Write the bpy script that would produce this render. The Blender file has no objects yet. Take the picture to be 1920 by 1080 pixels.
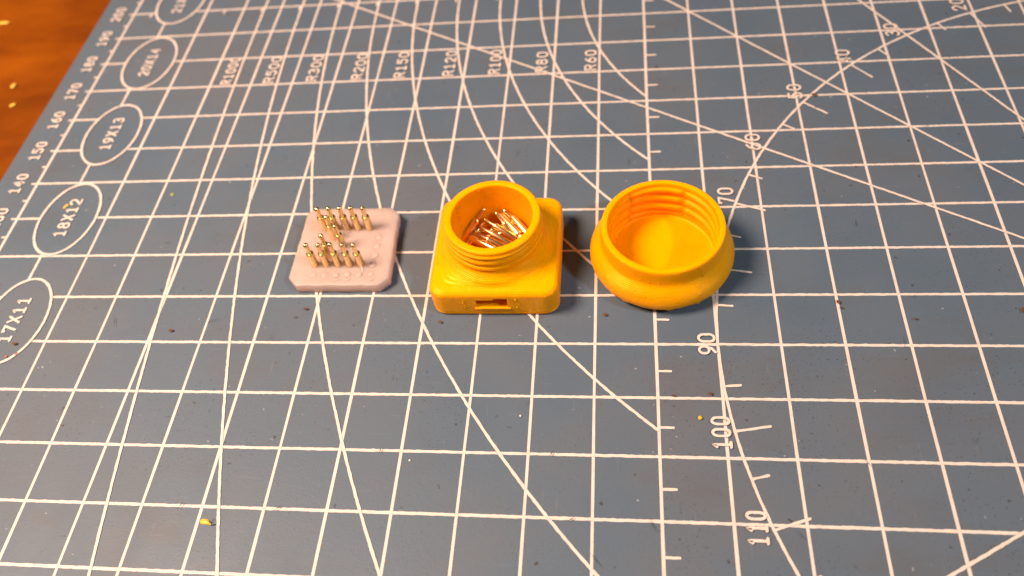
import bpy, bmesh, math, random
from mathutils import Vector, Matrix

MM = 0.001                     # everything below is written in millimetres
scene = bpy.context.scene
COL = scene.collection
rnd = random.Random(11)

# ------------------------------------------------------------------ camera, world, lamps, exposure
cd = bpy.data.cameras.new('camera')
cam = bpy.data.objects.new('camera', cd)
COL.objects.link(cam)
right = Vector((0.99144784, 0.07373945, -0.10767396))
down = Vector((-0.00424163, -0.80642139, -0.59132609))
fwd = Vector((-0.13043464, 0.58672568, -0.79921197))
M = Matrix((right, -down, -fwd)).transposed().to_4x4()
M.translation = Vector((-6.1565, -72.3406, 114.4042)) * MM
cam.matrix_world = M
cd.sensor_width = 36.0
cd.lens = 28.329
cd.clip_start = 0.005
cd.clip_end = 20.0
cd.dof.use_dof = True
cd.dof.focus_distance = 0.130
cd.dof.aperture_fstop = 17.0
scene.camera = cam

world = bpy.data.worlds.new('World')
scene.world = world
world.use_nodes = True
bg = world.node_tree.nodes['Background']
bg.inputs['Color'].default_value = (1.0, 0.86, 0.74, 1)
bg.inputs['Strength'].default_value = 0.085


def lamp(name, loc, aim, size, power, color):
    l = bpy.data.lights.new(name, 'AREA')
    l.shape = 'DISK'
    l.size = size * MM
    l.energy = power
    l.color = color
    o = bpy.data.objects.new(name, l)
    COL.objects.link(o)
    o.location = Vector(loc) * MM
    o.rotation_euler = (Vector(aim) - Vector(loc)).to_track_quat('-Z', 'Y').to_euler()
    return o


lamp('desk_lamp_light', (-245, -28, 345), (-25, 15, 0), 145, 3.5, (1.0, 0.70, 0.51))
lamp('room_lamp_light', (755, -320, 880), (-20, 15, 0), 85, 6.3, (0.88, 0.96, 1.0))

vs = scene.view_settings
vs.view_transform = 'Standard'
vs.look = 'None'
vs.exposure = 0.0
vs.gamma = 1.0
vs.use_curve_mapping = False

# ------------------------------------------------------------------ helpers


def tag(o, label=None, cat=None, group=None, kind=None):
    if label: o['label'] = label
    if cat: o['category'] = cat
    if group: o['group'] = group
    if kind: o['kind'] = kind
    return o


def empty(name, loc=(0, 0, 0)):
    o = bpy.data.objects.new(name, None)
    COL.objects.link(o)
    o.location = Vector(loc) * MM
    o.empty_display_size = 0.002
    return o


def mesh_obj(name, verts, faces, mat, parent=None, smooth=False, loc=None):
    me = bpy.data.meshes.new(name)
    me.from_pydata([(v[0] * MM, v[1] * MM, v[2] * MM) for v in verts], [], faces)
    me.update()
    if smooth:
        for p in me.polygons: p.use_smooth = True
    if mat: me.materials.append(mat)
    o = bpy.data.objects.new(name, me)
    COL.objects.link(o)
    if parent: o.parent = parent
    if loc: o.location = Vector(loc) * MM
    return o


def noise1(n, corr, amp):
    """smooth random sequence of n values"""
    k = int(n / corr) + 3
    a = [rnd.uniform(-1, 1) for _ in range(k)]
    out = []
    for i in range(n):
        t = i / corr
        j = int(t); f = t - j; f = f * f * (3 - 2 * f)
        out.append(amp * (a[j] * (1 - f) + a[j + 1] * f))
    return out


# ------------------------------------------------------------------ materials
def new_mat(name):
    m = bpy.data.materials.new(name)
    m.use_nodes = True
    nt = m.node_tree
    b = nt.nodes['Principled BSDF']
    return m, nt, b


def N(nt, t, **kw):
    n = nt.nodes.new(t)
    for k, v in kw.items(): setattr(n, k, v)
    return n


def ramp(nt, fac, stops):
    r = N(nt, 'ShaderNodeValToRGB')
    e = r.color_ramp.elements
    while len(e) < len(stops): e.new(0.5)
    for i, (p, c) in enumerate(stops):
        e[i].position = p
        e[i].color = (*c, 1) if len(c) == 3 else c
    nt.links.new(fac, r.inputs[0])
    return r.outputs[0]


def noise(nt, vec, scale, detail=3.0, rough=0.55):
    n = N(nt, 'ShaderNodeTexNoise')
    n.inputs['Scale'].default_value = scale
    n.inputs['Detail'].default_value = detail
    n.inputs['Roughness'].default_value = rough
    nt.links.new(vec, n.inputs['Vector'])
    return n.outputs['Fac']


def mix(nt, fac, a, b, mode='MIX'):
    m = N(nt, 'ShaderNodeMix', data_type='RGBA', blend_type=mode)
    for s, v in ((m.inputs[0], fac), (m.inputs[6], a), (m.inputs[7], b)):
        if hasattr(v, 'is_linked') or hasattr(v, 'links'):
            nt.links.new(v, s)
        else:
            s.default_value = v if isinstance(v, float) else (*v, 1)
    return m.outputs[2]


def math_n(nt, op, a, b=None, c=None):
    m = N(nt, 'ShaderNodeMath', operation=op)
    for i, v in enumerate((a, b, c)):
        if v is None: continue
        if isinstance(v, (int, float)): m.inputs[i].default_value = v
        else: nt.links.new(v, m.inputs[i])
    return m.outputs[0]


def coords(nt):
    return N(nt, 'ShaderNodeTexCoord').outputs['Object']


def scaled(nt, vec, s):
    m = N(nt, 'ShaderNodeVectorMath', operation='MULTIPLY')
    nt.links.new(vec, m.inputs[0])
    m.inputs[1].default_value = s
    return m.outputs[0]


def bump(nt, b, h, strength, dist):
    n = N(nt, 'ShaderNodeBump')
    n.inputs['Strength'].default_value = strength
    n.inputs['Distance'].default_value = dist
    nt.links.new(h, n.inputs['Height'])
    nt.links.new(n.outputs[0], b.inputs['Normal'])
    return n


# --- cutting mat vinyl
def make_mat_vinyl():
    m, nt, b = new_mat('mat_vinyl')
    v = coords(nt)
    big = noise(nt, v, 22, 4, 0.6)
    med = noise(nt, v, 95, 4, 0.6)
    base = ramp(nt, big, [(0.28, (0.077, 0.114, 0.160)), (0.48, (0.087, 0.123, 0.168)), (0.72, (0.106, 0.124, 0.152))])
    base = mix(nt, math_n(nt, 'MULTIPLY', ramp(nt, med, [(0.45, (0, 0, 0)), (0.75, (1, 1, 1))]), 0.22), base, (0.124, 0.122, 0.134))
    smear = ramp(nt, noise(nt, scaled(nt, v, (1.0, 2.2, 1.0)), 34, 5, 0.65), [(0.52, (0, 0, 0)), (0.72, (1, 1, 1))])
    base = mix(nt, math_n(nt, 'MULTIPLY', smear, 0.45), base, (0.098, 0.094, 0.098))
    scr = noise(nt, scaled(nt, v, (1800, 130, 1)), 1.0, 2, 0.5)
    scr2 = noise(nt, scaled(nt, v, (150, 1900, 1)), 1.0, 2, 0.5)
    sm = math_n(nt, 'ADD', ramp(nt, scr, [(0.68, (0, 0, 0)), (0.78, (1, 1, 1))]), ramp(nt, scr2, [(0.68, (0, 0, 0)), (0.78, (1, 1, 1))]))
    base = mix(nt, math_n(nt, 'MULTIPLY', sm, 0.22), base, (0.2, 0.21, 0.23))
    # grime: smeared grey patches and fine dark specks
    speck = noise(nt, v, 2400, 2, 0.6)
    dens = ramp(nt, noise(nt, v, 60, 3, 0.6), [(0.42, (0, 0, 0)), (0.66, (1, 1, 1))])
    smask = math_n(nt, 'MULTIPLY', ramp(nt, speck, [(0.62, (0, 0, 0)), (0.72, (1, 1, 1))]), math_n(nt, 'MULTIPLY_ADD', dens, 0.6, 0.1))
    base = mix(nt, smask, base, (0.035, 0.032, 0.034))
    spk2 = noise(nt, v, 640, 2, 0.5)
    s2 = math_n(nt, 'MULTIPLY', ramp(nt, spk2, [(0.72, (0, 0, 0)), (0.76, (1, 1, 1))]), 0.8)
    base = mix(nt, s2, base, (0.045, 0.034, 0.03))
    spk3 = noise(nt, scaled(nt, v, (1.0, 1.3, 1.0)), 900, 2, 0.5)
    s3 = math_n(nt, 'MULTIPLY', ramp(nt, spk3, [(0.755, (0, 0, 0)), (0.785, (1, 1, 1))]), 0.45)
    base = mix(nt, s3, base, (0.5, 0.5, 0.5))
    nt.links.new(base, b.inputs['Base Color'])
    r = ramp(nt, noise(nt, v, 45, 4, 0.6), [(0.3, (0.46,) * 3), (0.7, (0.62,) * 3)])
    nt.links.new(r, b.inputs['Roughness'])
    b.inputs['Specular IOR Level'].default_value = 0.36
    h = math_n(nt, 'ADD', noise(nt, v, 3200, 2, 0.5), math_n(nt, 'MULTIPLY', noise(nt, v, 700, 3, 0.6), 0.8))
    bump(nt, b, h, 0.35, 0.00006)
    return m


def make_ink():
    m, nt, b = new_mat('cream_ink')
    v = coords(nt)
    c = ramp(nt, noise(nt, v, 500, 4, 0.6), [(0.25, (0.60, 0.51, 0.46)), (0.55, (0.71, 0.605, 0.545))])
    wear = ramp(nt, noise(nt, v, 1500, 3, 0.65), [(0.70, (0, 0, 0)), (0.78, (1, 1, 1))])
    c = mix(nt, math_n(nt, 'MULTIPLY', wear, 0.55), c, (0.30, 0.29, 0.30))
    nt.links.new(c, b.inputs['Base Color'])
    b.inputs['Roughness'].default_value = 0.55
    bump(nt, b, noise(nt, v, 2600, 2, 0.5), 0.35, 0.00004)
    return m


# --- yellow printed plastic: layer lines on walls, raster strands on flat faces
def make_pla():
    m, nt, b = new_mat('yellow_plastic')
    v = coords(nt)
    sep = N(nt, 'ShaderNodeSeparateXYZ'); nt.links.new(v, sep.inputs[0])
    wob = noise(nt, v, 260, 3, 0.6)
    z = math_n(nt, 'MULTIPLY_ADD', wob, 0.00012, sep.outputs['Z'])
    lay = math_n(nt, 'SINE', math_n(nt, 'MULTIPLY', z, 2 * math.pi / 0.00022))
    # uneven layers: some stand out more than others
    zq = N(nt, 'ShaderNodeCombineXYZ'); nt.links.new(math_n(nt, 'MULTIPLY', z, 1.0), zq.inputs[2])
    un = noise(nt, zq.outputs[0], 2300, 2, 0.6)
    d = math_n(nt, 'ADD', sep.outputs['X'], sep.outputs['Y'])
    ras = math_n(nt, 'SINE', math_n(nt, 'MULTIPLY_ADD', d, 2 * math.pi / 0.00058, math_n(nt, 'MULTIPLY', wob, 1.5)))
    geo = N(nt, 'ShaderNodeNewGeometry')
    sn = N(nt, 'ShaderNodeSeparateXYZ'); nt.links.new(geo.outputs['True Normal'], sn.inputs[0])
    up = ramp(nt, math_n(nt, 'ABSOLUTE', sn.outputs['Z']), [(0.986, (0, 0, 0)), (0.9985, (1, 1, 1))])
    h = math_n(nt, 'ADD', math_n(nt, 'MULTIPLY', math_n(nt, 'MULTIPLY', lay, math_n(nt, 'SUBTRACT', 1.0, up)), 0.42),
               math_n(nt, 'MULTIPLY', math_n(nt, 'MULTIPLY', ras, up), 0.2))
    h = math_n(nt, 'ADD', h, math_n(nt, 'MULTIPLY', un, 1.6))
    h = math_n(nt, 'ADD', h, math_n(nt, 'MULTIPLY', noise(nt, v, 620, 4, 0.65), 2.6))
    blob = ramp(nt, noise(nt, v, 1150, 2, 0.5), [(0.68, (0, 0, 0)), (0.76, (1, 1, 1))])
    zone = ramp(nt, noise(nt, v, 150, 2, 0.5), [(0.5, (0, 0, 0)), (0.62, (1, 1, 1))])
    h = math_n(nt, 'ADD', h, math_n(nt, 'MULTIPLY', math_n(nt, 'MULTIPLY', blob, zone), 2.2))
    c = ramp(nt, noise(nt, v, 180, 3, 0.6), [(0.3, (0.99, 0.375, 0.0)), (0.7, (1.0, 0.415, 0.0))])
    nt.links.new(c, b.inputs['Base Color'])
    b.inputs['Roughness'].default_value = 0.30
    b.inputs['Specular IOR Level'].default_value = 0.38
    b.subsurface_method = 'BURLEY'
    b.inputs['Subsurface Weight'].default_value = 0.7
    b.inputs['Subsurface Radius'].default_value = (1.0, 0.5, 0.06)
    b.inputs['Subsurface Scale'].default_value = 0.0014
    b.inputs['Specular Tint'].default_value = (1.0, 0.66, 0.12, 1)
    bump(nt, b, h, 0.62, 0.0001)
    return m


def make_pink(sss=0.8):
    m, nt, b = new_mat('pale_pink_silicone')
    v = coords(nt)
    c = ramp(nt, noise(nt, v, 240, 4, 0.6), [(0.3, (0.475, 0.342, 0.30)), (0.7, (0.515, 0.385, 0.342))])
    fleck = ramp(nt, noise(nt, v, 1300, 2, 0.5), [(0.72, (0, 0, 0)), (0.78, (1, 1, 1))])
    c = mix(nt, math_n(nt, 'MULTIPLY', fleck, 0.3), c, (0.42, 0.22, 0.18))
    nt.links.new(c, b.inputs['Base Color'])
    b.inputs['Roughness'].default_value = 0.42
    b.subsurface_method = 'BURLEY'
    b.inputs['Subsurface Weight'].default_value = sss
    b.inputs['Subsurface Radius'].default_value = (1.0, 0.7, 0.6)
    b.inputs['Subsurface Scale'].default_value = 0.0055
    h = math_n(nt, 'ADD', noise(nt, v, 650, 3, 0.6), math_n(nt, 'MULTIPLY', noise(nt, v, 2200, 2, 0.5), 0.3))
    bump(nt, b, h, 0.35, 0.0002)
    return m


def make_gold():
    m, nt, b = new_mat('gold_plating')
    v = coords(nt)
    c = ramp(nt, noise(nt, v, 900, 2, 0.5), [(0.3, (0.84, 0.64, 0.30)), (0.7, (0.90, 0.70, 0.36))])
    nt.links.new(c, b.inputs['Base Color'])
    b.inputs['Metallic'].default_value = 1.0
    b.inputs['Roughness'].default_value = 0.25
    return m


def make_wood():
    m, nt, b = new_mat('orange_varnished_wood')
    v = coords(nt)
    g = noise(nt, scaled(nt, v, (22, 60, 22)), 1.0, 6, 0.65)
    f = noise(nt, scaled(nt, v, (60, 700, 60)), 1.0, 3, 0.6)
    bl = noise(nt, v, 26, 4, 0.6)
    c = ramp(nt, math_n(nt, 'MULTIPLY_ADD', bl, 0.5, math_n(nt, 'MULTIPLY', g, 0.5)), [(0.36, (0.125, 0.026, 0.0003)), (0.5, (0.215, 0.050, 0.0004)), (0.64, (0.29, 0.074, 0.0006))])
    c = mix(nt, math_n(nt, 'MULTIPLY', f, 0.12), c, (0.14, 0.028, 0.001))
    nt.links.new(c, b.inputs['Base Color'])
    b.inputs['Roughness'].default_value = 0.5
    b.inputs['Specular IOR Level'].default_value = 0.12
    bump(nt, b, f, 0.1, 0.0001)
    return m


def plain(name, col, rough=0.5, spec=0.5):
    m, nt, b = new_mat(name)
    v = coords(nt)
    c = ramp(nt, noise(nt, v, 1200, 3, 0.6), [(0.3, tuple(x * 0.85 for x in col)), (0.7, tuple(min(1, x * 1.1) for x in col))])
    nt.links.new(c, b.inputs['Base Color'])
    b.inputs['Roughness'].default_value = rough
    b.inputs['Specular IOR Level'].default_value = spec
    return m


VINYL = make_mat_vinyl(); INK = make_ink(); PLA = make_pla(); PINK = make_pink(); PINK_DOT = make_pink(0.0); GOLD = make_gold(); WOOD = make_wood()
CRUMB = plain('yellow_crumb_plastic', (0.85, 0.50, 0.06)); RED = plain('red_speck', (0.55, 0.12, 0.09)); RUST = plain('brown_stain', (0.13, 0.055, 0.025), 0.7, 0.2)
CUT = plain('knife_cut_dark', (0.05, 0.05, 0.055), 0.8, 0.1); WHITE = plain('white_speck', (0.75, 0.72, 0.68)); CLEAR = plain('pale_strand', (0.86, 0.72, 0.66), 0.15)

# ------------------------------------------------------------------ table
tv = [(-900, -700, -3), (700, -700, -3), (700, 900, -3), (-900, 900, -3), (-900, -700, -33), (700, -700, -33), (700, 900, -33), (-900, 900, -33)]
tag(mesh_obj('table', tv, [(0, 1, 2, 3), (7, 6, 5, 4), (0, 4, 5, 1), (1, 5, 6, 2), (2, 6, 7, 3), (3, 7, 4, 0)], WOOD), 'orange varnished wooden table under the cutting mat', kind='structure')

# ------------------------------------------------------------------ cutting mat
mat_root = tag(empty('cutting_mat', (0, 0, -3)), 'blue-grey cutting mat with cream printed grid lying on the wooden table', 'cutting mat')
ZM = 3.0      # mat local: the top face


def rounded_slab(x0, y0, x1, y1, z0, z1, rc, bev, n=8):
    rings = []
    for z, ins in ((z0, 0.0), (z1 - bev, 0.0), (z1 - bev * 0.3, bev * 0.3), (z1, bev)):
        ring = []
        for cx, cy, a0 in ((x1 - rc, y1 - rc, 0), (x0 + rc, y1 - rc, 90), (x0 + rc, y0 + rc, 180), (x1 - rc, y0 + rc, 270)):
            for i in range(n + 1):
                a = math.radians(a0 + 90 * i / n)
                ring.append((cx + (rc - ins) * math.cos(a), cy + (rc - ins) * math.sin(a), z))
        rings.append(ring)
    v = [p for r in rings for p in r]
    k = len(rings[0])
    f = [tuple(reversed(range(k)))]
    for j in range(len(rings) - 1):
        for i in range(k):
            f.append((j * k + i, j * k + (i + 1) % k, (j + 1) * k + (i + 1) % k, (j + 1) * k + i))
    f.append(tuple(range((len(rings) - 1) * k, len(rings) * k)))
    return v, f


v, f = rounded_slab(-139.6, -110, 310, 490, 0, ZM, 6, 0.5)
mesh_obj('mat_sheet', v, f, VINYL, mat_root)

LAYER = [0]


def next_z():
    LAYER[0] += 1
    return ZM + 0.012 + LAYER[0] * 0.0004


class Print:
    """flat printed strokes gathered into one sheet"""
    def __init__(self): self.v = []; self.f = []

    def stroke(self, pts, w, cap=False, rough=0.045, closed=False, step=0.35):
        # resample
        P = []
        n = len(pts)
        segs = n if closed else n - 1
        for i in range(segs):
            a = pts[i]; b = pts[(i + 1) % n]
            L = math.hypot(b[0] - a[0], b[1] - a[1])
            st = step if (-150 < a[0] < 120 or -150 < b[0] < 120) and (-60 < a[1] < 130 or -60 < b[1] < 130) else 8.0
            k = max(1, int(L / st))
            for j in range(k): P.append((a[0] + (b[0] - a[0]) * j / k, a[1] + (b[1] - a[1]) * j / k))
        if not closed: P.append(pts[-1])
        m = len(P)
        z = next_z()
        ja = noise1(m, 1.6, rough); jb = noise1(m, 1.6, rough); jc = noise1(m, 1.0, rough * 0.5)
        base = len(self.v)
        for i in range(m):
            if closed: p0 = P[i - 1]; p1 = P[(i + 1) % m]
            else: p0 = P[max(0, i - 1)]; p1 = P[min(m - 1, i + 1)]
            dx, dy = p1[0] - p0[0], p1[1] - p0[1]
            L = math.hypot(dx, dy) or 1
            nx, ny = -dy / L, dx / L
            mit = 1.0
            if 0 < i < m - 1 or closed:
                q0, q1, q2 = P[i - 1], P[i], P[(i + 1) % m]
                l1 = math.hypot(q1[0] - q0[0], q1[1] - q0[1]) or 1
                c = ((q1[1] - q0[1]) * -nx * -1 / l1 * 0) + abs((-(q1[1] - q0[1]) / l1) * nx + ((q1[0] - q0[0]) / l1) * ny)
                mit = 1 / max(0.6, c)
            h = w / 2 * mit
            self.v.append((P[i][0] + nx * (h + ja[i] + jc[i]), P[i][1] + ny * (h + ja[i] + jc[i]), z))
            self.v.append((P[i][0] - nx * (h + jb[i]), P[i][1] - ny * (h + jb[i]), z))
        for i in range(m if closed else m - 1):
            a = base + 2 * i; b = base + 2 * ((i + 1) % m)
            self.f.append((a + 1, b + 1, b, a))
        if cap:
            for e, q in ((0, 1), (m - 1, m - 2)):
                z2 = next_z()
                dx, dy = P[e][0] - P[q][0], P[e][1] - P[q][1]
                a0 = math.atan2(dy, dx)
                b0 = len(self.v)
                for k in range(7):
                    a = a0 - math.pi / 2 + math.pi * k / 6
                    self.v.append((P[e][0] + w / 2 * math.cos(a), P[e][1] + w / 2 * math.sin(a), z2))
                self.f.append(tuple(range(b0, b0 + 7)))

    def build(self, name, parent, mat=None):
        return mesh_obj(name, self.v, self.f, mat or INK, parent)


# stroke letters, unit box: width 0.62, height 1
def arc(cx, cy, rx, ry, a0, a1, n=10):
    return [(cx + rx * math.cos(math.radians(a0 + (a1 - a0) * i / n)), cy + ry * math.sin(math.radians(a0 + (a1 - a0) * i / n))) for i in range(n + 1)]


ZERO = arc(0.31, 0.69, 0.31, 0.31, 0, 180, 8) + arc(0.31, 0.31, 0.31, 0.31, 180, 360, 8) + [(0.62, 0.69)]
GLYPH = {
    '0': [ZERO],
    '1': [[(0.10, 0.82), (0.31, 1.0), (0.31, 0.0)], [(0.08, 0.0), (0.54, 0.0)]],
    '2': [arc(0.31, 0.70, 0.31, 0.30, 170, -30, 10) + [(0.0, 0.0), (0.62, 0.0)]],
    '3': [arc(0.30, 0.76, 0.28, 0.24, 150, -90, 9), arc(0.30, 0.27, 0.32, 0.27, 90, -150, 10)],
    '4': [[(0.46, 0.0), (0.46, 1.0), (0.0, 0.30), (0.62, 0.30)]],
    '5': [[(0.58, 1.0), (0.08, 1.0), (0.04, 0.56)] + arc(0.30, 0.33, 0.32, 0.33, 125, -150, 12)],
    '6': [arc(0.31, 0.31, 0.31, 0.31, 0, 360, 14), [(0.02, 0.40), (0.18, 0.78), (0.50, 1.0)]],
    '7': [[(0.02, 0.86), (0.02, 1.0), (0.62, 1.0), (0.24, 0.0)]],
    '8': [arc(0.31, 0.76, 0.26, 0.24, 0, 360, 12), arc(0.31, 0.27, 0.31, 0.27, 0, 360, 14)],
    '9': [arc(0.31, 0.69, 0.31, 0.31, 0, 360, 14), [(0.60, 0.60), (0.44, 0.22), (0.12, 0.0)]],
    'R': [[(0.0, 0.0), (0.0, 1.0), (0.36, 1.0)] + arc(0.36, 0.76, 0.26, 0.24, 90, -90, 8) + [(0.0, 0.52)], [(0.30, 0.52), (0.62, 0.0)]],
    'X': [[(0.0, 0.0), (0.62, 1.0)], [(0.0, 1.0), (0.62, 0.0)]],
}


def lettering(name, text, x_base, y0, height, length, parent, w=0.46):
    """text reads towards +y, tops of the letters towards -x"""
    p = Print()
    n = len(text)
    pitch = length / (n - 0.22)
    cw = pitch * 0.78
    for i, ch in enumerate(text):
        for s in GLYPH[ch]:
            pts = [(x_base - w / 2 - q[1] * (height - w), y0 + i * pitch + w / 2 + q[0] / 0.62 * (cw - w)) for q in s]
            p.stroke(pts, w, cap=True, rough=0.03, step=0.25)
    return p.build(name, parent)


OVALS = [(4.6, '17X11'), (29.9, '18X12'), (54.8, '19X13'), (79.7, '20X14'), (104.6, '21X15')]
OX, ORX, ORY = -118.4, 6.2, 9.6


def outside_ovals_row(y, x0, x1):
    cuts = []
    for cy, _ in OVALS:
        t = 1 - ((y - cy) / ORY) ** 2
        if t > 0: cuts.append((OX - ORX * math.sqrt(t), OX + ORX * math.sqrt(t)))
    out = [(x0, x1)]
    for a, b in cuts:
        nx = []
        for p, q in out:
            if b <= p or a >= q: nx.append((p, q))
            else:
                if a > p: nx.append((p, a))
                if b < q: nx.append((b, q))
        out = nx
    return out


def outside_ovals_col(x, y0, y1):
    out = [(y0, y1)]
    t = 1 - ((x - OX) / ORX) ** 2
    if t <= 0: return out
    h = ORY * math.sqrt(t)
    for cy, _ in OVALS:
        nx = []
        for p, q in out:
            a, b = cy - h, cy + h
            if b <= p or a >= q: nx.append((p, q))
            else:
                if a > p: nx.append((p, a))
                if b < q: nx.append((b, q))
        out = nx
    return out


def split_line(fixed, a, b, horiz):
    """long grid lines go as chains so that only the part near the camera is finely sampled"""
    marks = [a] + [m for m in (-60, 130) if a < m < b] + [b]
    return [((m, fixed) if horiz else (fixed, m)) for m in marks]


LW = 0.47
g = Print()
for r in range(-10, 48):
    y = 10.0 * r
    if y < -100: continue
    for a, b in outside_ovals_row(y, -131.4, 300):
        g.stroke(split_line(y, a, b, True), LW)
g.build('grid_rows', mat_root)
g = Print()
for c in range(-13, 31):
    x = 10.0 * c
    for a, b in outside_ovals_col(x, -100, 480):
        g.stroke(split_line(x, a, b, False), LW + (0.04 if c in (-13, 0) else 0))
g.build('grid_columns', mat_root)

g = Print()
for r in range(-8, 20):
    y = 10.0 * r + 5
    g.stroke([(-130.2, y), (-131.1, y)], 0.42)
    g.stroke([(0.2, y - 0.15), (2.2, y - 0.15)], 0.42, cap=True)
for c in range(-13, 12):
    x = 10.0 * c + 5
    if abs(x - OX) > 5: g.stroke([(x, 99.8), (x, 98.2)], 0.42)
g.build('ruler_ticks', mat_root)

for name, rad, left in (('60', 60, -14.3), ('80', 80, -24.3), ('100', 100, -34.0), ('120', 120, -44.2), ('150', 150, -54.6), ('200', 200, -64.5), ('300', 300, -74.4), ('500', 500, -84.5), ('1000', 1000, -94.4)):
    cx = left + rad
    pts = []
    y_end = -95.0
    if cx < rad: y_end = max(y_end, 100 - math.sqrt(rad * rad - cx * cx))
    a_end = math.asin((100 - y_end) / rad)
    n = max(24, int(rad * a_end / 1.2))
    for i in range(n + 1):
        a = a_end * (1 - i / n)
        pts.append((cx - rad * math.cos(a), 100 - rad * math.sin(a)))
    pts.append((left, 130.0))
    p = Print(); p.stroke(pts, LW)
    p.build('radius_arc', mat_root)

p = Print()
pts = [(100 - 90 * math.sin(math.radians(a)), 90 * math.cos(math.radians(a))) for a in range(0, 181, 1)]
p.stroke(pts, 0.46)
p.build('protractor_arc', mat_root)
p = Print()
for a in range(5, 180, 5):
    s, c = math.sin(math.radians(a)), math.cos(math.radians(a))
    r1 = 84.6 if a % 10 == 0 else 87.4
    p.stroke([(100 - 89.8 * s, 89.8 * c), (100 - r1 * s, r1 * c)], 0.40, cap=True)
p.build('protractor_ticks', mat_root)
for ang in (30, 45, 60, -30, -45, -60):
    a = math.radians(ang)
    L = 205 if ang == 30 else 150 if ang > 0 else 110
    p = Print()
    p.stroke([(100, 0), (100 - L * math.cos(a), L * math.sin(a))], 0.46)
    p.build('angle_line', mat_root)

for cy, txt in OVALS:
    p = Print()
    p.stroke([(OX + ORX * math.cos(2 * math.pi * i / 72), cy + ORY * math.sin(2 * math.pi * i / 72)) for i in range(72)], 0.50, closed=True)
    o = p.build('size_oval', mat_root)
    lettering('printed_number', txt, OX + 1.35, cy - 5.0, 2.75, 10.2, o, 0.42)

for n in range(120, 220, 10):
    lettering('printed_number', str(n), -132.9, n - 100 - 2.9, 2.75, 5.7, mat_root, 0.43)
for t, x, y, L in (('20', 68.9, 85.3, 4.3), ('30', 53.7, 77.6, 4.3), ('40', 42.5, 69.4, 4.3), ('50', 31.3, 58.8, 4.4), ('60', 21.6, 44.4, 4.5), ('70', 15.3, 30.5, 4.1),
                   ('80', 10.9, 14.5, 4.2), ('90', 9.7, -2.1, 4.1), ('100', 10.8, -18.7, 5.5), ('110', 14.6, -33.1, 5.0)):
    lettering('printed_number', t, x, y, 3.0, L, mat_root, 0.43)
for t, x, L in (('R60', -10.6, 6.9), ('R80', -21.4, 7.0), ('R100', -31.9, 8.4), ('R120', -42.3, 8.7), ('R150', -53.5, 9.0), ('R200', -63.4, 9.1), ('R300', -74.1, 9.2), ('R500', -84.4, 9.3), ('R1000', -94.8, 9.6)):
    lettering('printed_number', t, x, 70.2, 2.65, L, mat_root, 0.43)


def blot(cx, cy, rx, ry, seed, mat, name):
    q = random.Random(seed)
    z = next_z()
    n = 14
    rr = [q.uniform(0.65, 1.15) for _ in range(n)]
    v = [(cx + rx * rr[i] * math.cos(2 * math.pi * i / n), cy + ry * rr[i] * math.sin(2 * math.pi * i / n), z) for i in range(n)]
    return mesh_obj(name, v, [tuple(range(n))], mat, mat_root)


for i, (x, y, a, b) in enumerate(((33.5, 59.8, 0.55, 0.5), (8.2, -9.3, 0.35, 0.3), (2.5, -9.7, 0.3, 0.2), (-86.2, 2.3, 0.55, 0.3), (-61.8, 7.0, 0.5, 0.3), (-8.3, 5.7, 0.35, 0.3),
                                  (30.1, 8.3, 0.35, 0.45), (30.4, 7.1, 0.4, 0.15), (-115.7, -0.7, 0.5, 0.35), (41.6, 4.9, 0.4, 0.15), (-36.8, 4.2, 0.4, 0.25), (58.2, 6.6, 0.3, 0.6))):
    blot(x, y, a, b, i, RUST, 'brown_stain')
for i, (x, y, ang, L) in enumerate(((61.5, 70.0, 80, 1.1), (63.2, 70.0, 80, 1.0), (-73.4, -30.0, 60, 1.4), (-16.3, -20.0, 60, 1.3), (-57.6, -29.9, 40, 1.2), (-43.3, -20.1, 85, 1.1), (43.5, 60.1, 75, 1.0), (33.2, 56.0, 70, 0.9),
                                    (-13.0, -30.2, 30, 1.3), (53.0, 50.0, 60, 1.1), (-46.5, 30.1, 50, 1.2), (50.1, -30.1, 20, 0.9))):
    z = next_z() + 0.004
    a = math.radians(ang); dx, dy = math.cos(a) * L / 2, math.sin(a) * L / 2; w = 0.075
    nx, ny = -math.sin(a) * w, math.cos(a) * w
    mesh_obj('knife_cut', [(x - dx, y - dy, z), (x + nx, y + ny, z), (x + dx, y + dy, z), (x - nx, y - ny, z)], [(0, 3, 2, 1)], CUT, mat_root)

q = random.Random(77)
for k in range(34):
    x, y = q.uniform(-105, 75), q.uniform(-38, 80)
    z = next_z() + 0.004
    a = math.radians(q.choice((85, 92, 60, 120, 5, 30)) + q.uniform(-12, 12)); L = q.uniform(0.6, 3.2); w = q.uniform(0.025, 0.05)
    dx, dy = math.cos(a) * L / 2, math.sin(a) * L / 2
    nx, ny = -math.sin(a) * w, math.cos(a) * w
    mesh_obj('knife_cut', [(x - dx, y - dy, z), (x + nx, y + ny, z), (x + dx, y + dy, z), (x - nx, y - ny, z)], [(0, 3, 2, 1)], CUT, mat_root)

# ------------------------------------------------------------------ lathe helpers
def lathe(name, prof, mat, parent, n=24, smooth=True, fn=None, close_top=True, close_bot=True, loc=None):
    v = []; f = []
    for (r, z) in prof:
        for i in range(n):
            a = 2 * math.pi * i / n
            rr = r if fn is None else fn(r, z, a)
            v.append((rr * math.cos(a), rr * math.sin(a), z))
    for j in range(len(prof) - 1):
        for i in range(n):
            f.append((j * n + i, j * n + (i + 1) % n, (j + 1) * n + (i + 1) % n, (j + 1) * n + i))
    if close_bot: f.append(tuple(reversed(range(n))))
    if close_top: f.append(tuple(range((len(prof) - 1) * n, len(prof) * n)))
    o = mesh_obj(name, v, f, mat, parent, smooth, loc)
    return o


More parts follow.
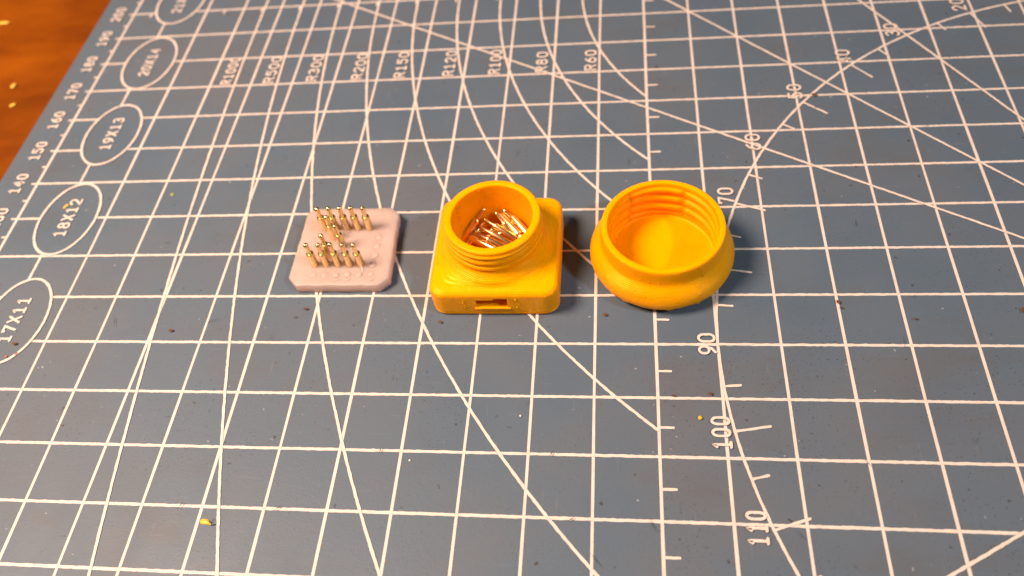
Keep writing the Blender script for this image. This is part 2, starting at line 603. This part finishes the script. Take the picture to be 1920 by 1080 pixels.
# ------------------------------------------------------------------ gold pogo pins (origin at the foot, axis +z, 8.3 long)
PL = 5.55      # barrel length
barrel_prof = [(0.48, 0.0), (0.56, 0.08), (0.70, 0.25), (0.70, PL - 0.55), (0.715, PL - 0.48), (0.715, PL - 0.16), (0.65, PL - 0.03), (0.52, PL)]
plunger_prof = [(0.40, 0.0), (0.40, 1.7), (0.46, 1.9), (0.49, 2.12), (0.44, 2.38), (0.29, 2.56), (0.10, 2.64)]


def smooth_by_angle(o, deg=40):
    me = o.data
    bm = bmesh.new(); bm.from_mesh(me)
    for e in bm.edges:
        if len(e.link_faces) == 2 and e.calc_face_angle(0) > math.radians(deg): e.smooth = False
    bm.to_mesh(me); bm.free()


def make_pin():
    root = empty('pogo_pin')
    b = lathe('barrel', barrel_prof, GOLD, root, 20)
    q = lathe('plunger', plunger_prof, GOLD, root, 16, loc=(0, 0, PL - 0.05))
    for o in (b, q): smooth_by_angle(o, 45)
    return root


pin0 = make_pin()
used = [False]


def place_pin(foot, axis, label, group, slim=1.0):
    if not used[0]:
        r = pin0; used[0] = True
    else:
        r = pin0.copy(); COL.objects.link(r)
        for ch in pin0.children:
            c = ch.copy(); COL.objects.link(c); c.parent = r
    r.location = Vector(foot) * MM
    r.rotation_euler = Vector(axis).to_track_quat('Z', 'Y').to_euler()
    r.scale = (slim, slim, 1.0)
    tag(r, label, 'pin', group)
    return r


# ------------------------------------------------------------------ pink plate
PX0, PX1, PY0, PY1, PT = -65.8, -47.0, 10.8, 29.3, 2.2
plate = tag(empty('pin_plate', ((PX0 + PX1) / 2, (PY0 + PY1) / 2, 0.06)), 'pale pink square plate with cut corners holding rows of gold pins', 'plate')


def build_plate():
    hx, hy, ch = (PX1 - PX0) / 2, (PY1 - PY0) / 2, 1.7
    out = [(-hx + ch, -hy), (hx - ch, -hy), (hx, -hy + ch), (hx - 0.6, hy - ch), (hx - ch - 0.5, hy), (-hx + ch * 0.8, hy), (-hx, hy - ch * 0.8), (-hx, -hy + ch)]
    P = []
    for i in range(8):
        a, b = out[i], out[(i + 1) % 8]
        k = max(2, int(math.hypot(b[0] - a[0], b[1] - a[1]) / 0.5))
        for j in range(k): P.append((a[0] + (b[0] - a[0]) * j / k, a[1] + (b[1] - a[1]) * j / k))
    n = len(P)
    je = noise1(n, 2.2, 0.13)
    v = []; f = []
    rings = [(0.0, -0.10, 0), (0.25, 0.0, 1), (PT * 0.5, 0.0, 1), (PT - 0.16, 0.0, 0.8), (PT - 0.05, -0.05, 0.8), (PT, -0.16, 0.7)]
    for z, ins, jk in rings:
        for i, (x, y) in enumerate(P):
            L = math.hypot(x, y)
            s = 1 + (ins + je[i] * jk) / L
            v.append((x * s, y * s, z + (0.03 * je[(i * 3) % n] if z > 1 else 0)))
    for j in range(len(rings) - 1):
        for i in range(n): f.append((j * n + i, j * n + (i + 1) % n, (j + 1) * n + (i + 1) % n, (j + 1) * n + i))
    f.append(tuple(reversed(range(n))))
    # top: concentric fill with slight waviness
    base = (len(rings) - 1) * n
    for s in (0.93, 0.8, 0.65, 0.5, 0.35, 0.2):
        b0 = len(v)
        for i in range(n):
            x, y, z = v[(len(rings) - 1) * n + i]
            v.append((x * s, y * s, PT + rnd.uniform(-0.012, 0.012)))
        for i in range(n): f.append((base + i, base + (i + 1) % n, b0 + (i + 1) % n, b0 + i))
        base = b0
    f.append(tuple(range(base, base + n)))
    o = mesh_obj('plate_body', v, f, PINK, plate, True)
    smooth_by_angle(o, 50)
    return o


build_plate()
cxp, cyp = (PX0 + PX1) / 2, (PY0 + PY1) / 2


def dimple(x, y, r, h, sx=1.0, sy=1.0):
    prof = [(1.0, -0.06), (0.93, h * 0.45), (0.75, h * 0.85), (0.4, h), (0.05, h * 0.96)]
    v = []; f = []; n = 14
    jit = [rnd.uniform(0.86, 1.1) for _ in range(n)]
    for q, z in prof:
        for i in range(n):
            a = 2 * math.pi * i / n
            v.append((x - cxp + q * r * sx * jit[i] * math.cos(a), y - cyp + q * r * sy * jit[i] * math.sin(a), PT + z))
    for j in range(len(prof) - 1):
        for i in range(n): f.append((j * n + i, j * n + (i + 1) % n, (j + 1) * n + (i + 1) % n, (j + 1) * n + i))
    f.append(tuple(range(4 * n, 5 * n)))
    mesh_obj('raised_dot', v, f, PINK_DOT, plate, True)


PITCH = 2.17
GX = [-61.3 + PITCH * i for i in range(5)]
GY = [24.1, 21.95, 19.8, 17.6, 15.42]
for i in range(6):
    dimple(GX[0] + PITCH * i, 13.15 + rnd.uniform(-0.1, 0.1), 0.64, 0.08 + 0.08 * (i > 1), rnd.uniform(0.9, 1.15), rnd.uniform(0.7, 1.0))
for i in (2, 3, 5):
    dimple(GX[0] + PITCH * i + 0.2, 12.0, 0.55, 0.16, 1.3, 0.45)
for j in range(1, 5):
    dimple(GX[4] + PITCH, GY[j], 0.70, 0.06 + 0.03 * j)
strand = []
lathe_s = [(-52.55 - cxp, 15.1 - cyp, PT + 0.5), (-52.2 - cxp, 14.3 - cyp, PT + 0.3), (-52.0 - cxp, 13.5 - cyp, PT + 0.12)]
sv = []; sf = []
for (x, y, z) in lathe_s:
    for i in range(6):
        a = 2 * math.pi * i / 6
        sv.append((x + 0.09 * math.cos(a), y, z + 0.09 * math.sin(a)))
for j in range(2):
    for i in range(6): sf.append((j * 6 + i, j * 6 + (i + 1) % 6, j * 6 + 6 + (i + 1) % 6, j * 6 + 6 + i))
mesh_obj('plastic_strand', sv, sf, CLEAR, plate, True)

rows_txt = {0: 'back row', 4: 'front row'}
pos_txt = ['first from the left', 'second from the left', 'middle pin', 'fourth from the left', 'last at the right end']
for j in (0, 4):
    for i in range(5):
        place_pin((GX[i], GY[j], 0.26), (rnd.uniform(-0.012, 0.012), rnd.uniform(-0.012, 0.012), 1), f'gold pin standing in the pink plate, {pos_txt[i]} in the {rows_txt[j]}', 'gold pins standing in the pink plate')
for i, j, t in ((1, 1, 'right in front of the back row'), (2, 2, 'alone midway between both rows'), (1, 3, 'right behind the front row')):
    place_pin((GX[i], GY[j], 0.26), (rnd.uniform(-0.012, 0.012), rnd.uniform(-0.012, 0.012), 1), 'gold pin standing in the pink plate, ' + t, 'gold pins standing in the pink plate')

# ------------------------------------------------------------------ yellow threaded container
BX, BY = -27.25, 16.95
HB = 11.15            # half width
box = tag(empty('threaded_container', (BX, BY, 0.05)), 'square yellow printed container with open threaded neck full of gold pins', 'container')


def sq_r(a, h, rc):
    """distance from the centre to a rounded square of half width h and corner radius rc, in direction a"""
    c, s = abs(math.cos(a)), abs(math.sin(a))
    if c < s: c, s = s, c
    t = h / c
    y = t * s
    if y <= h - rc: return t
    k = h - rc
    # |t*(c,s) - (k,k)| = rc
    bq = k * (c + s)
    return bq + math.sqrt(max(0, bq * bq - (2 * k * k - rc * rc)))


def smoothstep(t):
    t = max(0, min(1, t)); return t * t * (3 - 2 * t)


def thread(z, a, pitch, z0, z1, amp, hand=1, fade=0.7):
    if z < z0 - fade or z > z1 + fade: return 0.0
    env = smoothstep((z - z0) / fade + 1) * smoothstep((z1 - z) / fade + 1)
    ph = (z / pitch - hand * a / (2 * math.pi)) % 1.0
    t = abs(ph - 0.5) * 2
    return amp * env * smoothstep((0.78 - t) / 0.5)


def build_box():
    n = 288
    TOP = 6.25
    rim, neck_r, bore = 13.4, 8.25, 6.95
    prof = []   # (kind, size, z)  kind 's' square with corner radius, 'c' circle, 't' threaded neck, 'b' blend
    prof += [('s', HB - 0.55, 0.0), ('s', HB - 0.22, 0.10), ('s', HB - 0.05, 0.30), ('s', HB - 0.02, 0.62), ('s', HB - 0.16, 0.70), ('s', HB - 0.16, 0.82), ('s', HB, 0.92), ('s', HB, 2.0), ('s', HB + 0.02, 3.2), ('s', HB, 4.4), ('s', HB - 0.02, 4.9)]
    for k in range(1, 9):
        a = math.radians(90 * k / 8)
        prof.append(('s', HB - 1.15 * (1 - math.cos(a)), 4.95 + 1.15 * math.sin(a)))
    # gently domed top running into the foot of the neck
    for k in range(1, 11):
        t = k / 10
        prof.append(('b', t, 6.10 + 0.85 * t ** 1.5))
    zz = 7.05
    while zz < 12.75:
        prof.append(('t', neck_r, zz)); zz += 0.11
    prof += [('c', neck_r - 0.02, 12.8), ('c', neck_r + 0.03, 12.9), ('c', neck_r + 0.03, rim - 0.3), ('c', neck_r - 0.02, rim - 0.12), ('c', neck_r - 0.12, rim - 0.03), ('c', neck_r - 0.25, rim), ('c', bore + 0.16, rim), ('c', bore + 0.04, rim - 0.06), ('c', bore, rim - 0.25)]
    zz = rim - 0.5
    while zz > 2.2:
        prof.append(('c', bore + 0.02 * math.sin(zz * 9), zz)); zz -= 0.4
    prof += [('c', bore - 0.1, 1.9), ('c', bore - 0.5, 1.8), ('c', 3.5, 1.8), ('c', 0.4, 1.8)]
    v = []; f = []
    for kind, s, z in prof:
        for i in range(n):
            a = 2 * math.pi * i / n + 0.004
            if kind == 's':
                r = sq_r(a, s, 2.6 - (HB - s) * 0.6)
            elif kind == 'b':
                r0 = sq_r(a, HB - 1.15, 1.9); r1 = neck_r + 1.25
                r = r0 + (r1 - r0) * (1 - (1 - s) ** 1.15)
            elif kind == 't':
                r = s + thread(z, a, 1.5, 8.9, 12.2, 0.30, 1, 0.5) + 1.25 * max(0.0, (8.9 - z) / 1.9) ** 1.7
            else:
                r = s
            v.append((r * math.cos(a), r * math.sin(a), z))
    m = len(prof)
    for j in range(m - 1):
        for i in range(n): f.append((j * n + i, j * n + (i + 1) % n, (j + 1) * n + (i + 1) % n, (j + 1) * n + i))
    f.append(tuple(reversed(range(n))))
    f.append(tuple(range((m - 1) * n, m * n)))
    o = mesh_obj('container_body', v, f, PLA, box, True)
    # slot in the front wall, cut for real
    x0, x1 = -30.25 - BX, -24.8 - BX
    z0, z1 = 2.20, 4.72
    y0, y1 = -HB - 2, -HB + 3.2
    cv = [(x0, y0, z0), (x1, y0, z0), (x1, y1, z0), (x0, y1, z0), (x0, y0, z1), (x1, y0, z1), (x1, y1, z1), (x0, y1, z1)]
    cut = mesh_obj('slot_cutter', cv, [(3, 2, 1, 0), (4, 5, 6, 7), (0, 1, 5, 4), (1, 2, 6, 5), (2, 3, 7, 6), (3, 0, 4, 7)], PLA, box)
    md = o.modifiers.new('slot', 'BOOLEAN')
    md.operation = 'DIFFERENCE'; md.object = cut; md.solver = 'EXACT'
    bpy.context.view_layer.update()
    dg = bpy.context.evaluated_depsgraph_get()
    me = bpy.data.meshes.new_from_object(o.evaluated_get(dg))
    o.modifiers.clear()
    old = o.data; o.data = me
    bpy.data.meshes.remove(old)
    cm = cut.data; bpy.data.objects.remove(cut); bpy.data.meshes.remove(cm)
    for p in me.polygons: p.use_smooth = True
    smooth_by_angle(o, 42)
    return o


build_box()


def blobs(name, items, parent, mat):
    """a run of small plastic bumps, one mesh"""
    bm = bmesh.new()
    for (x, y, z, r) in items:
        res = bmesh.ops.create_icosphere(bm, subdivisions=2, radius=r * MM)
        for q in res['verts']:
            q.co = Vector((q.co.x * rnd.uniform(0.85, 1.15), q.co.y * rnd.uniform(0.85, 1.15), q.co.z * rnd.uniform(0.7, 1.1))) + Vector((x, y, z)) * MM
    me = bpy.data.meshes.new(name); bm.to_mesh(me); bm.free()
    for p in me.polygons: p.use_smooth = True
    me.materials.append(mat)
    o = bpy.data.objects.new(name, me); COL.objects.link(o); o.parent = parent
    return o


def ring_pt(r, adeg, z): return (r * math.cos(math.radians(adeg)), r * math.sin(math.radians(adeg)), z)


# layer-start seam down the neck, and droplets on top and front
it = []
z = 12.9
while z > 7.6:
    it.append((*ring_pt(7.95 + thread(z, math.radians(-38), 1.5, 8.9, 12.2, 0.30), -38 + rnd.uniform(-3, 3), z), rnd.uniform(0.10, 0.17))); z -= 0.27
blobs('print_seam', it, box, PLA)
it = [(-5.0, -HB + 0.0, 4.3, 0.16), (-5.2, -HB, 3.7, 0.18), (-4.9, -HB, 3.0, 0.2), (-4.6, -HB, 2.6, 0.17), (-5.1, -HB, 2.2, 0.14), (4.2, -HB, 4.1, 0.16), (4.6, -HB, 3.3, 0.12), (4.0, -HB, 2.4, 0.2), (3.9, -HB, 4.6, 0.2),
      (8.6, -HB + 0.1, 2.6, 0.13), (-1.6, -9.4, 6.12, 0.42), (-2.6, -9.1, 6.16, 0.2), (-3.4, -8.9, 6.2, 0.14), (8.3, -2.0, 6.2, 0.2), (7.6, -8.1, 6.12, 0.14), (6.9, -8.4, 6.12, 0.12), (-8.2, -6.6, 6.14, 0.13), (9.3, 9.2, 6.1, 0.16), (7.0, 9.9, 6.15, 0.18)]
blobs('print_droplets', it, box, PLA)
it = []
for k in range(16):
    it.append((*ring_pt(6.93, rnd.choice((152, 156, 160, 163)) + rnd.uniform(-4, 4), rnd.uniform(7, 12.4)), rnd.uniform(0.10, 0.2)))
for k in range(10):
    it.append((*ring_pt(6.93, rnd.uniform(60, 120), rnd.uniform(9, 12.6)), rnd.uniform(0.10, 0.17)))
blobs('bore_droplets', it, box, PLA)
# sagging strip under the slot's upper edge and the rough sill at its foot
sv, sf = rounded_slab(-3.1, -HB - 0.03, 0.1, -HB + 0.5, 4.40, 4.80, 0.06, 0.05, 3)
mesh_obj('slot_lip', sv, sf, PLA, box)
sv, sf = rounded_slab(-3.35, -HB - 0.22, 3.0, -HB + 0.35, 1.95, 2.36, 0.12, 0.1, 4)
mesh_obj('slot_sill', sv, sf, PLA, box, True)

# loose pins piled in the neck: (tip, a second point along it, label)
PILE = [
    ((-29.6, 23.2, 8.1), (-33.2, 19.3, 4.9), 'gold pin leaning against the left wall inside the yellow container neck', False),
    ((-30.2, 22.5, 6.0), (-24.3, 18.7, 5.1), 'brightest gold pin lying diagonally across the middle of the container neck', False),
    ((-28.0, 23.3, 6.9), (-24.9, 19.9, 5.2), 'gold pin with round tip up, left of the pair near the back of the neck', False),
    ((-27.1, 23.0, 6.6), (-23.6, 19.3, 5.4), 'gold pin tucked right beside the round-tipped pin at the back of the neck', True),
    ((-26.5, 23.6, 7.2), (-22.3, 20.0, 5.3), 'gold pin farthest back on the right inside the container neck', False),
    ((-24.9, 22.4, 6.6), (-22.3, 19.7, 5.5), 'gold pin closest to the right wall inside the container neck', True),
    ((-30.9, 21.3, 5.2), (-25.6, 18.2, 4.6), 'gold pin just in front of the brightest pin inside the container neck', False),
    ((-31.6, 19.7, 5.4), (-26.9, 17.5, 4.7), 'gold pin second nearest the front rim inside the container neck', False),
    ((-32.2, 18.5, 5.6), (-29.0, 17.0, 5.1), 'gold pin nearest the front rim at left inside the container neck', True),
    ((-29.9, 22.8, 5.4), (-32.0, 19.6, 4.4), 'short-looking gold pin half hidden right beside the one leaning left in the container', False),
    ((-22.6, 21.3, 4.4), (-28.5, 20.3, 3.9), 'gold pin crossing underneath the pile at the back of the container', False),
    ((-31.5, 21.0, 4.2), (-25.0, 21.9, 3.7), 'gold pin lying lowest across the pile towards the back wall of the container', False),
]
for tip, q, lab, flip in PILE:
    t, q = Vector(tip) + Vector((0, 0.05, 0.35)), Vector(q) + Vector((0, 0, 0.3))
    ax = (t - q).normalized()
    L = PL + 2.57
    if flip:
        foot, ax2 = t, -ax
    else:
        foot, ax2 = t - ax * L, ax
    place_pin(foot, ax2, lab, 'loose gold pins piled in the yellow container', 0.86)

# ------------------------------------------------------------------ yellow screw cap, lying open side up
CX, CY = 1.4, 18.0
cap = tag(empty('screw_cap', (CX, CY, 0.05)), 'round yellow printed screw cap lying open side up beside the container', 'screw cap')


def build_cap():
    n = 288
    prof = [(10.2, 0.0, 'o'), (10.8, 0.12, 'o'), (11.35, 0.45, 'o'), (11.75, 0.85, 'o'), (12.08, 1.3, 'o'), (12.32, 1.8, 'o'), (12.45, 2.4, 'o'), (12.44, 3.0, 'o'), (12.28, 3.6, 'o'), (12.05, 4.2, 'o'), (11.72, 4.75, 'o'), (11.35, 5.2, 'o'), (11.0, 5.55, 'o'),
            (10.76, 5.85, 'o'), (10.62, 6.2, 'o'), (10.55, 6.6, 'o'), (10.52, 7.2, 'o'), (10.50, 7.8, 'o'), (10.48, 8.4, 'o'), (10.46, 8.9, 'o'), (10.40, 9.13, 'o'), (10.27, 9.26, 'o'), (10.10, 9.3, 'o'), (9.54, 9.3, 'o'), (9.41, 9.25, 'o'), (9.36, 9.1, 'o')]
    z = 9.0
    while z > 1.35:
        prof.append((9.34, z, 't')); z -= 0.11
    prof += [(9.3, 1.2, 'o'), (9.1, 1.05, 'o'), (8.6, 1.0, 'o'), (6, 1.0, 'o'), (3, 1.0, 'o'), (0.3, 1.0, 'o')]
    low = noise1(n + 1, 5, 0.16); low2 = noise1(n + 1, 2, 0.10)
    v = []; f = []
    for r, z, k in prof:
        for i in range(n):
            a = 2 * math.pi * i / n
            rr = r
            if k == 't':
                am = 0.42 * (0.35 + 0.65 * smoothstep(abs(((math.degrees(a) - 64) + 180) % 360 - 180) / 7)) * (0.4 + 0.6 * smoothstep(abs(((math.degrees(a) - 126) + 180) % 360 - 180) / 6))
                rr = r - thread(z, a, 2.1, 2.3, 8.0, am, 1)
            if 0.05 < z < 2.0 and k == 'o' and r > 9.5:
                rr += (low[i] + low2[i]) * (1 - abs(z - 0.9) / 1.2) * (1.0 if math.radians(200) < a < math.radians(350) else 0.3)
            v.append((rr * math.cos(a), rr * math.sin(a), z))
    m = len(prof)
    for j in range(m - 1):
        for i in range(n): f.append((j * n + i, j * n + (i + 1) % n, (j + 1) * n + (i + 1) % n, (j + 1) * n + i))
    f.append(tuple(reversed(range(n))))
    f.append(tuple(range((m - 1) * n, m * n)))
    o = mesh_obj('cap_body', v, f, PLA, cap, True)
    smooth_by_angle(o, 45)
    return o


build_cap()
it = []
for deg in (64, 126):
    z = 8.6
    while z > 1.6:
        it.append((*ring_pt(9.30, deg + rnd.uniform(-2.5, 2.5), z), rnd.uniform(0.10, 0.18))); z -= 0.32
blobs('inner_seam', it, cap, PLA)
it = []
prof_out = [(10.47, 8.8), (10.5, 7.9), (10.55, 6.9), (10.7, 6.0), (11.45, 5.1), (12.2, 3.8), (12.38, 3.0), (12.33, 2.1), (11.95, 1.25)]
for (r, z) in prof_out:
    for _ in range(2): it.append((*ring_pt(r, -58 + rnd.uniform(-5, 5), z + rnd.uniform(-0.3, 0.3)), rnd.uniform(0.10, 0.18)))
for _ in range(16): it.append((*ring_pt(12.2, rnd.uniform(-62, -35), rnd.uniform(1.7, 2.7)), rnd.uniform(0.1, 0.2)))
for _ in range(9): it.append((*ring_pt(12.1, rnd.uniform(-122, -100), rnd.uniform(3.2, 4.6)), rnd.uniform(0.08, 0.15)))
for d, z, r in ((-112, 6.9, 0.2), (-104, 6.6, 0.18), (-95, 6.6, 0.16), (-118, 7.6, 0.14)): it.append((*ring_pt(10.52, d, z), r))
blobs('outer_droplets', it, cap, PLA)
it = []
for z0 in (8.0, 5.9, 3.8): it += [(*ring_pt(9.12, 92, z0), 0.2), (*ring_pt(9.12, 94.5, z0 - 0.1), 0.16)]
blobs('inner_droplets', it, cap, PLA)

# ------------------------------------------------------------------ crumbs lying about
def crumb(name, loc, size, rot, mat, label, cat, seed, group=None, flat=0.5):
    q = random.Random(seed)
    bm = bmesh.new()
    bmesh.ops.create_icosphere(bm, subdivisions=2, radius=1.0)
    for w in bm.verts:
        k = q.uniform(0.82, 1.12)
        w.co = Vector((w.co.x * size[0] * k, w.co.y * size[1] * k, w.co.z * size[2] * k)) * MM
    me = bpy.data.meshes.new(name); bm.to_mesh(me); bm.free()
    for p in me.polygons: p.use_smooth = True
    me.materials.append(mat)
    o = bpy.data.objects.new(name, me); COL.objects.link(o)
    o.location = (loc[0] * MM, loc[1] * MM, (loc[2] + size[2] * 0.9) * MM)
    o.rotation_euler = (0, 0, math.radians(rot))
    return tag(o, label, cat, group)


def shaving():
    """torn yellow plastic flake with two grey whiskers"""
    root = tag(empty('plastic_shaving', (-68.6, -32.4, 0.03)), 'torn yellow plastic shaving with two dark whiskers near the bottom left grid', 'shaving')
    out = [(-0.95, -0.25), (-0.7, -0.42), (0.0, -0.45), (0.6, -0.5), (1.1, -0.55), (0.9, -0.3), (0.5, -0.05), (0.55, 0.2), (0.2, 0.35), (-0.4, 0.5), (-0.85, 0.45), (-1.05, 0.1)]
    n = len(out)
    v = [(x, y, 0) for x, y in out] + [(x * 0.9, y * 0.85, 0.16 + 0.1 * math.sin(3 * x)) for x, y in out]
    f = [tuple(reversed(range(n))), tuple(range(n, 2 * n))] + [(i, (i + 1) % n, n + (i + 1) % n, n + i) for i in range(n)]
    mesh_obj('flake', v, f, CRUMB, root, True)
    for pts in (((0.6, -0.15, 0.1), (0.95, -0.1, 0.15), (1.15, 0.45, 0.22)), ((0.95, -0.5, 0.08), (1.3, -0.45, 0.12), (1.65, -0.35, 0.15))):
        v = []; f = []
        for k, (x, y, z) in enumerate(pts):
            r = 0.09 - 0.02 * k
            for i in range(6): v.append((x + r * 0.3 * math.cos(i * math.pi / 3), y + r * math.cos(i * math.pi / 3), z + r * math.sin(i * math.pi / 3)))
        for j in range(2):
            for i in range(6): f.append((j * 6 + i, j * 6 + (i + 1) % 6, j * 6 + 6 + (i + 1) % 6, j * 6 + 6 + i))
        mesh_obj('whisker', v, f, CUT, root, True)


shaving()
GT = 'yellow crumbs on the table'
crumb('plastic_crumb', (-171.0, 103.2, -3), (2.2, 0.55, 0.4), 4, CRUMB, 'long yellow crumb on the orange table, farthest from the mat edge', 'crumb', 1, GT)
crumb('plastic_crumb', (-154.9, 76.6, -3), (0.55, 1.0, 0.4), -14, CRUMB, 'short yellow crumb on the orange table, above its small neighbour', 'crumb', 2, GT)
crumb('plastic_crumb', (-151.7, 69.3, -3), (0.85, 0.5, 0.35), 45, CRUMB, 'small slanted yellow crumb on the orange table, nearest the camera', 'crumb', 3, GT)
crumb('plastic_crumb', (-141.0, 71.6, -3), (0.5, 1.0, 0.5), -20, CRUMB, 'pale yellow crumb on the table tucked against the mat edge', 'crumb', 4, GT)
crumb('plastic_crumb', (6.3, -13.5, 0), (0.36, 0.36, 0.25), 0, CRUMB, 'tiny round yellow crumb on the mat left of the printed 100', 'crumb', 5)
crumb('plastic_crumb', (-120.3, 33.2, 0), (0.8, 0.35, 0.15), 60, CRUMB, 'yellow crumb lying on the printed 18X12 oval', 'crumb', 6)
crumb('plastic_crumb', (-97.6, 36.0, 0), (0.45, 0.5, 0.1), 20, plain('olive_crumb', (0.34, 0.33, 0.08)), 'faint olive crumb on the mat in a square right of the 18X12 oval', 'crumb', 7)
crumb('red_speck', (-116.2, -3.4, 0), (0.28, 0.3, 0.18), 0, RED, 'brighter red speck touching the 17X11 oval at the left edge', 'speck', 8)
crumb('red_speck', (-114.5, -2.8, 0), (0.28, 0.35, 0.14), 0, RED, 'dull red speck on the mat just right of the 17X11 oval', 'speck', 9)
crumb('white_speck', (-21.6, -13.6, 0), (0.2, 0.2, 0.14), 0, WHITE, 'tiny white speck on the mat below the yellow container', 'speck', 10)
crumb('white_speck', (-38.4, -21.6, 0), (0.18, 0.2, 0.12), 0, WHITE, 'tiny white speck on the mat in the lower middle grid', 'speck', 12)
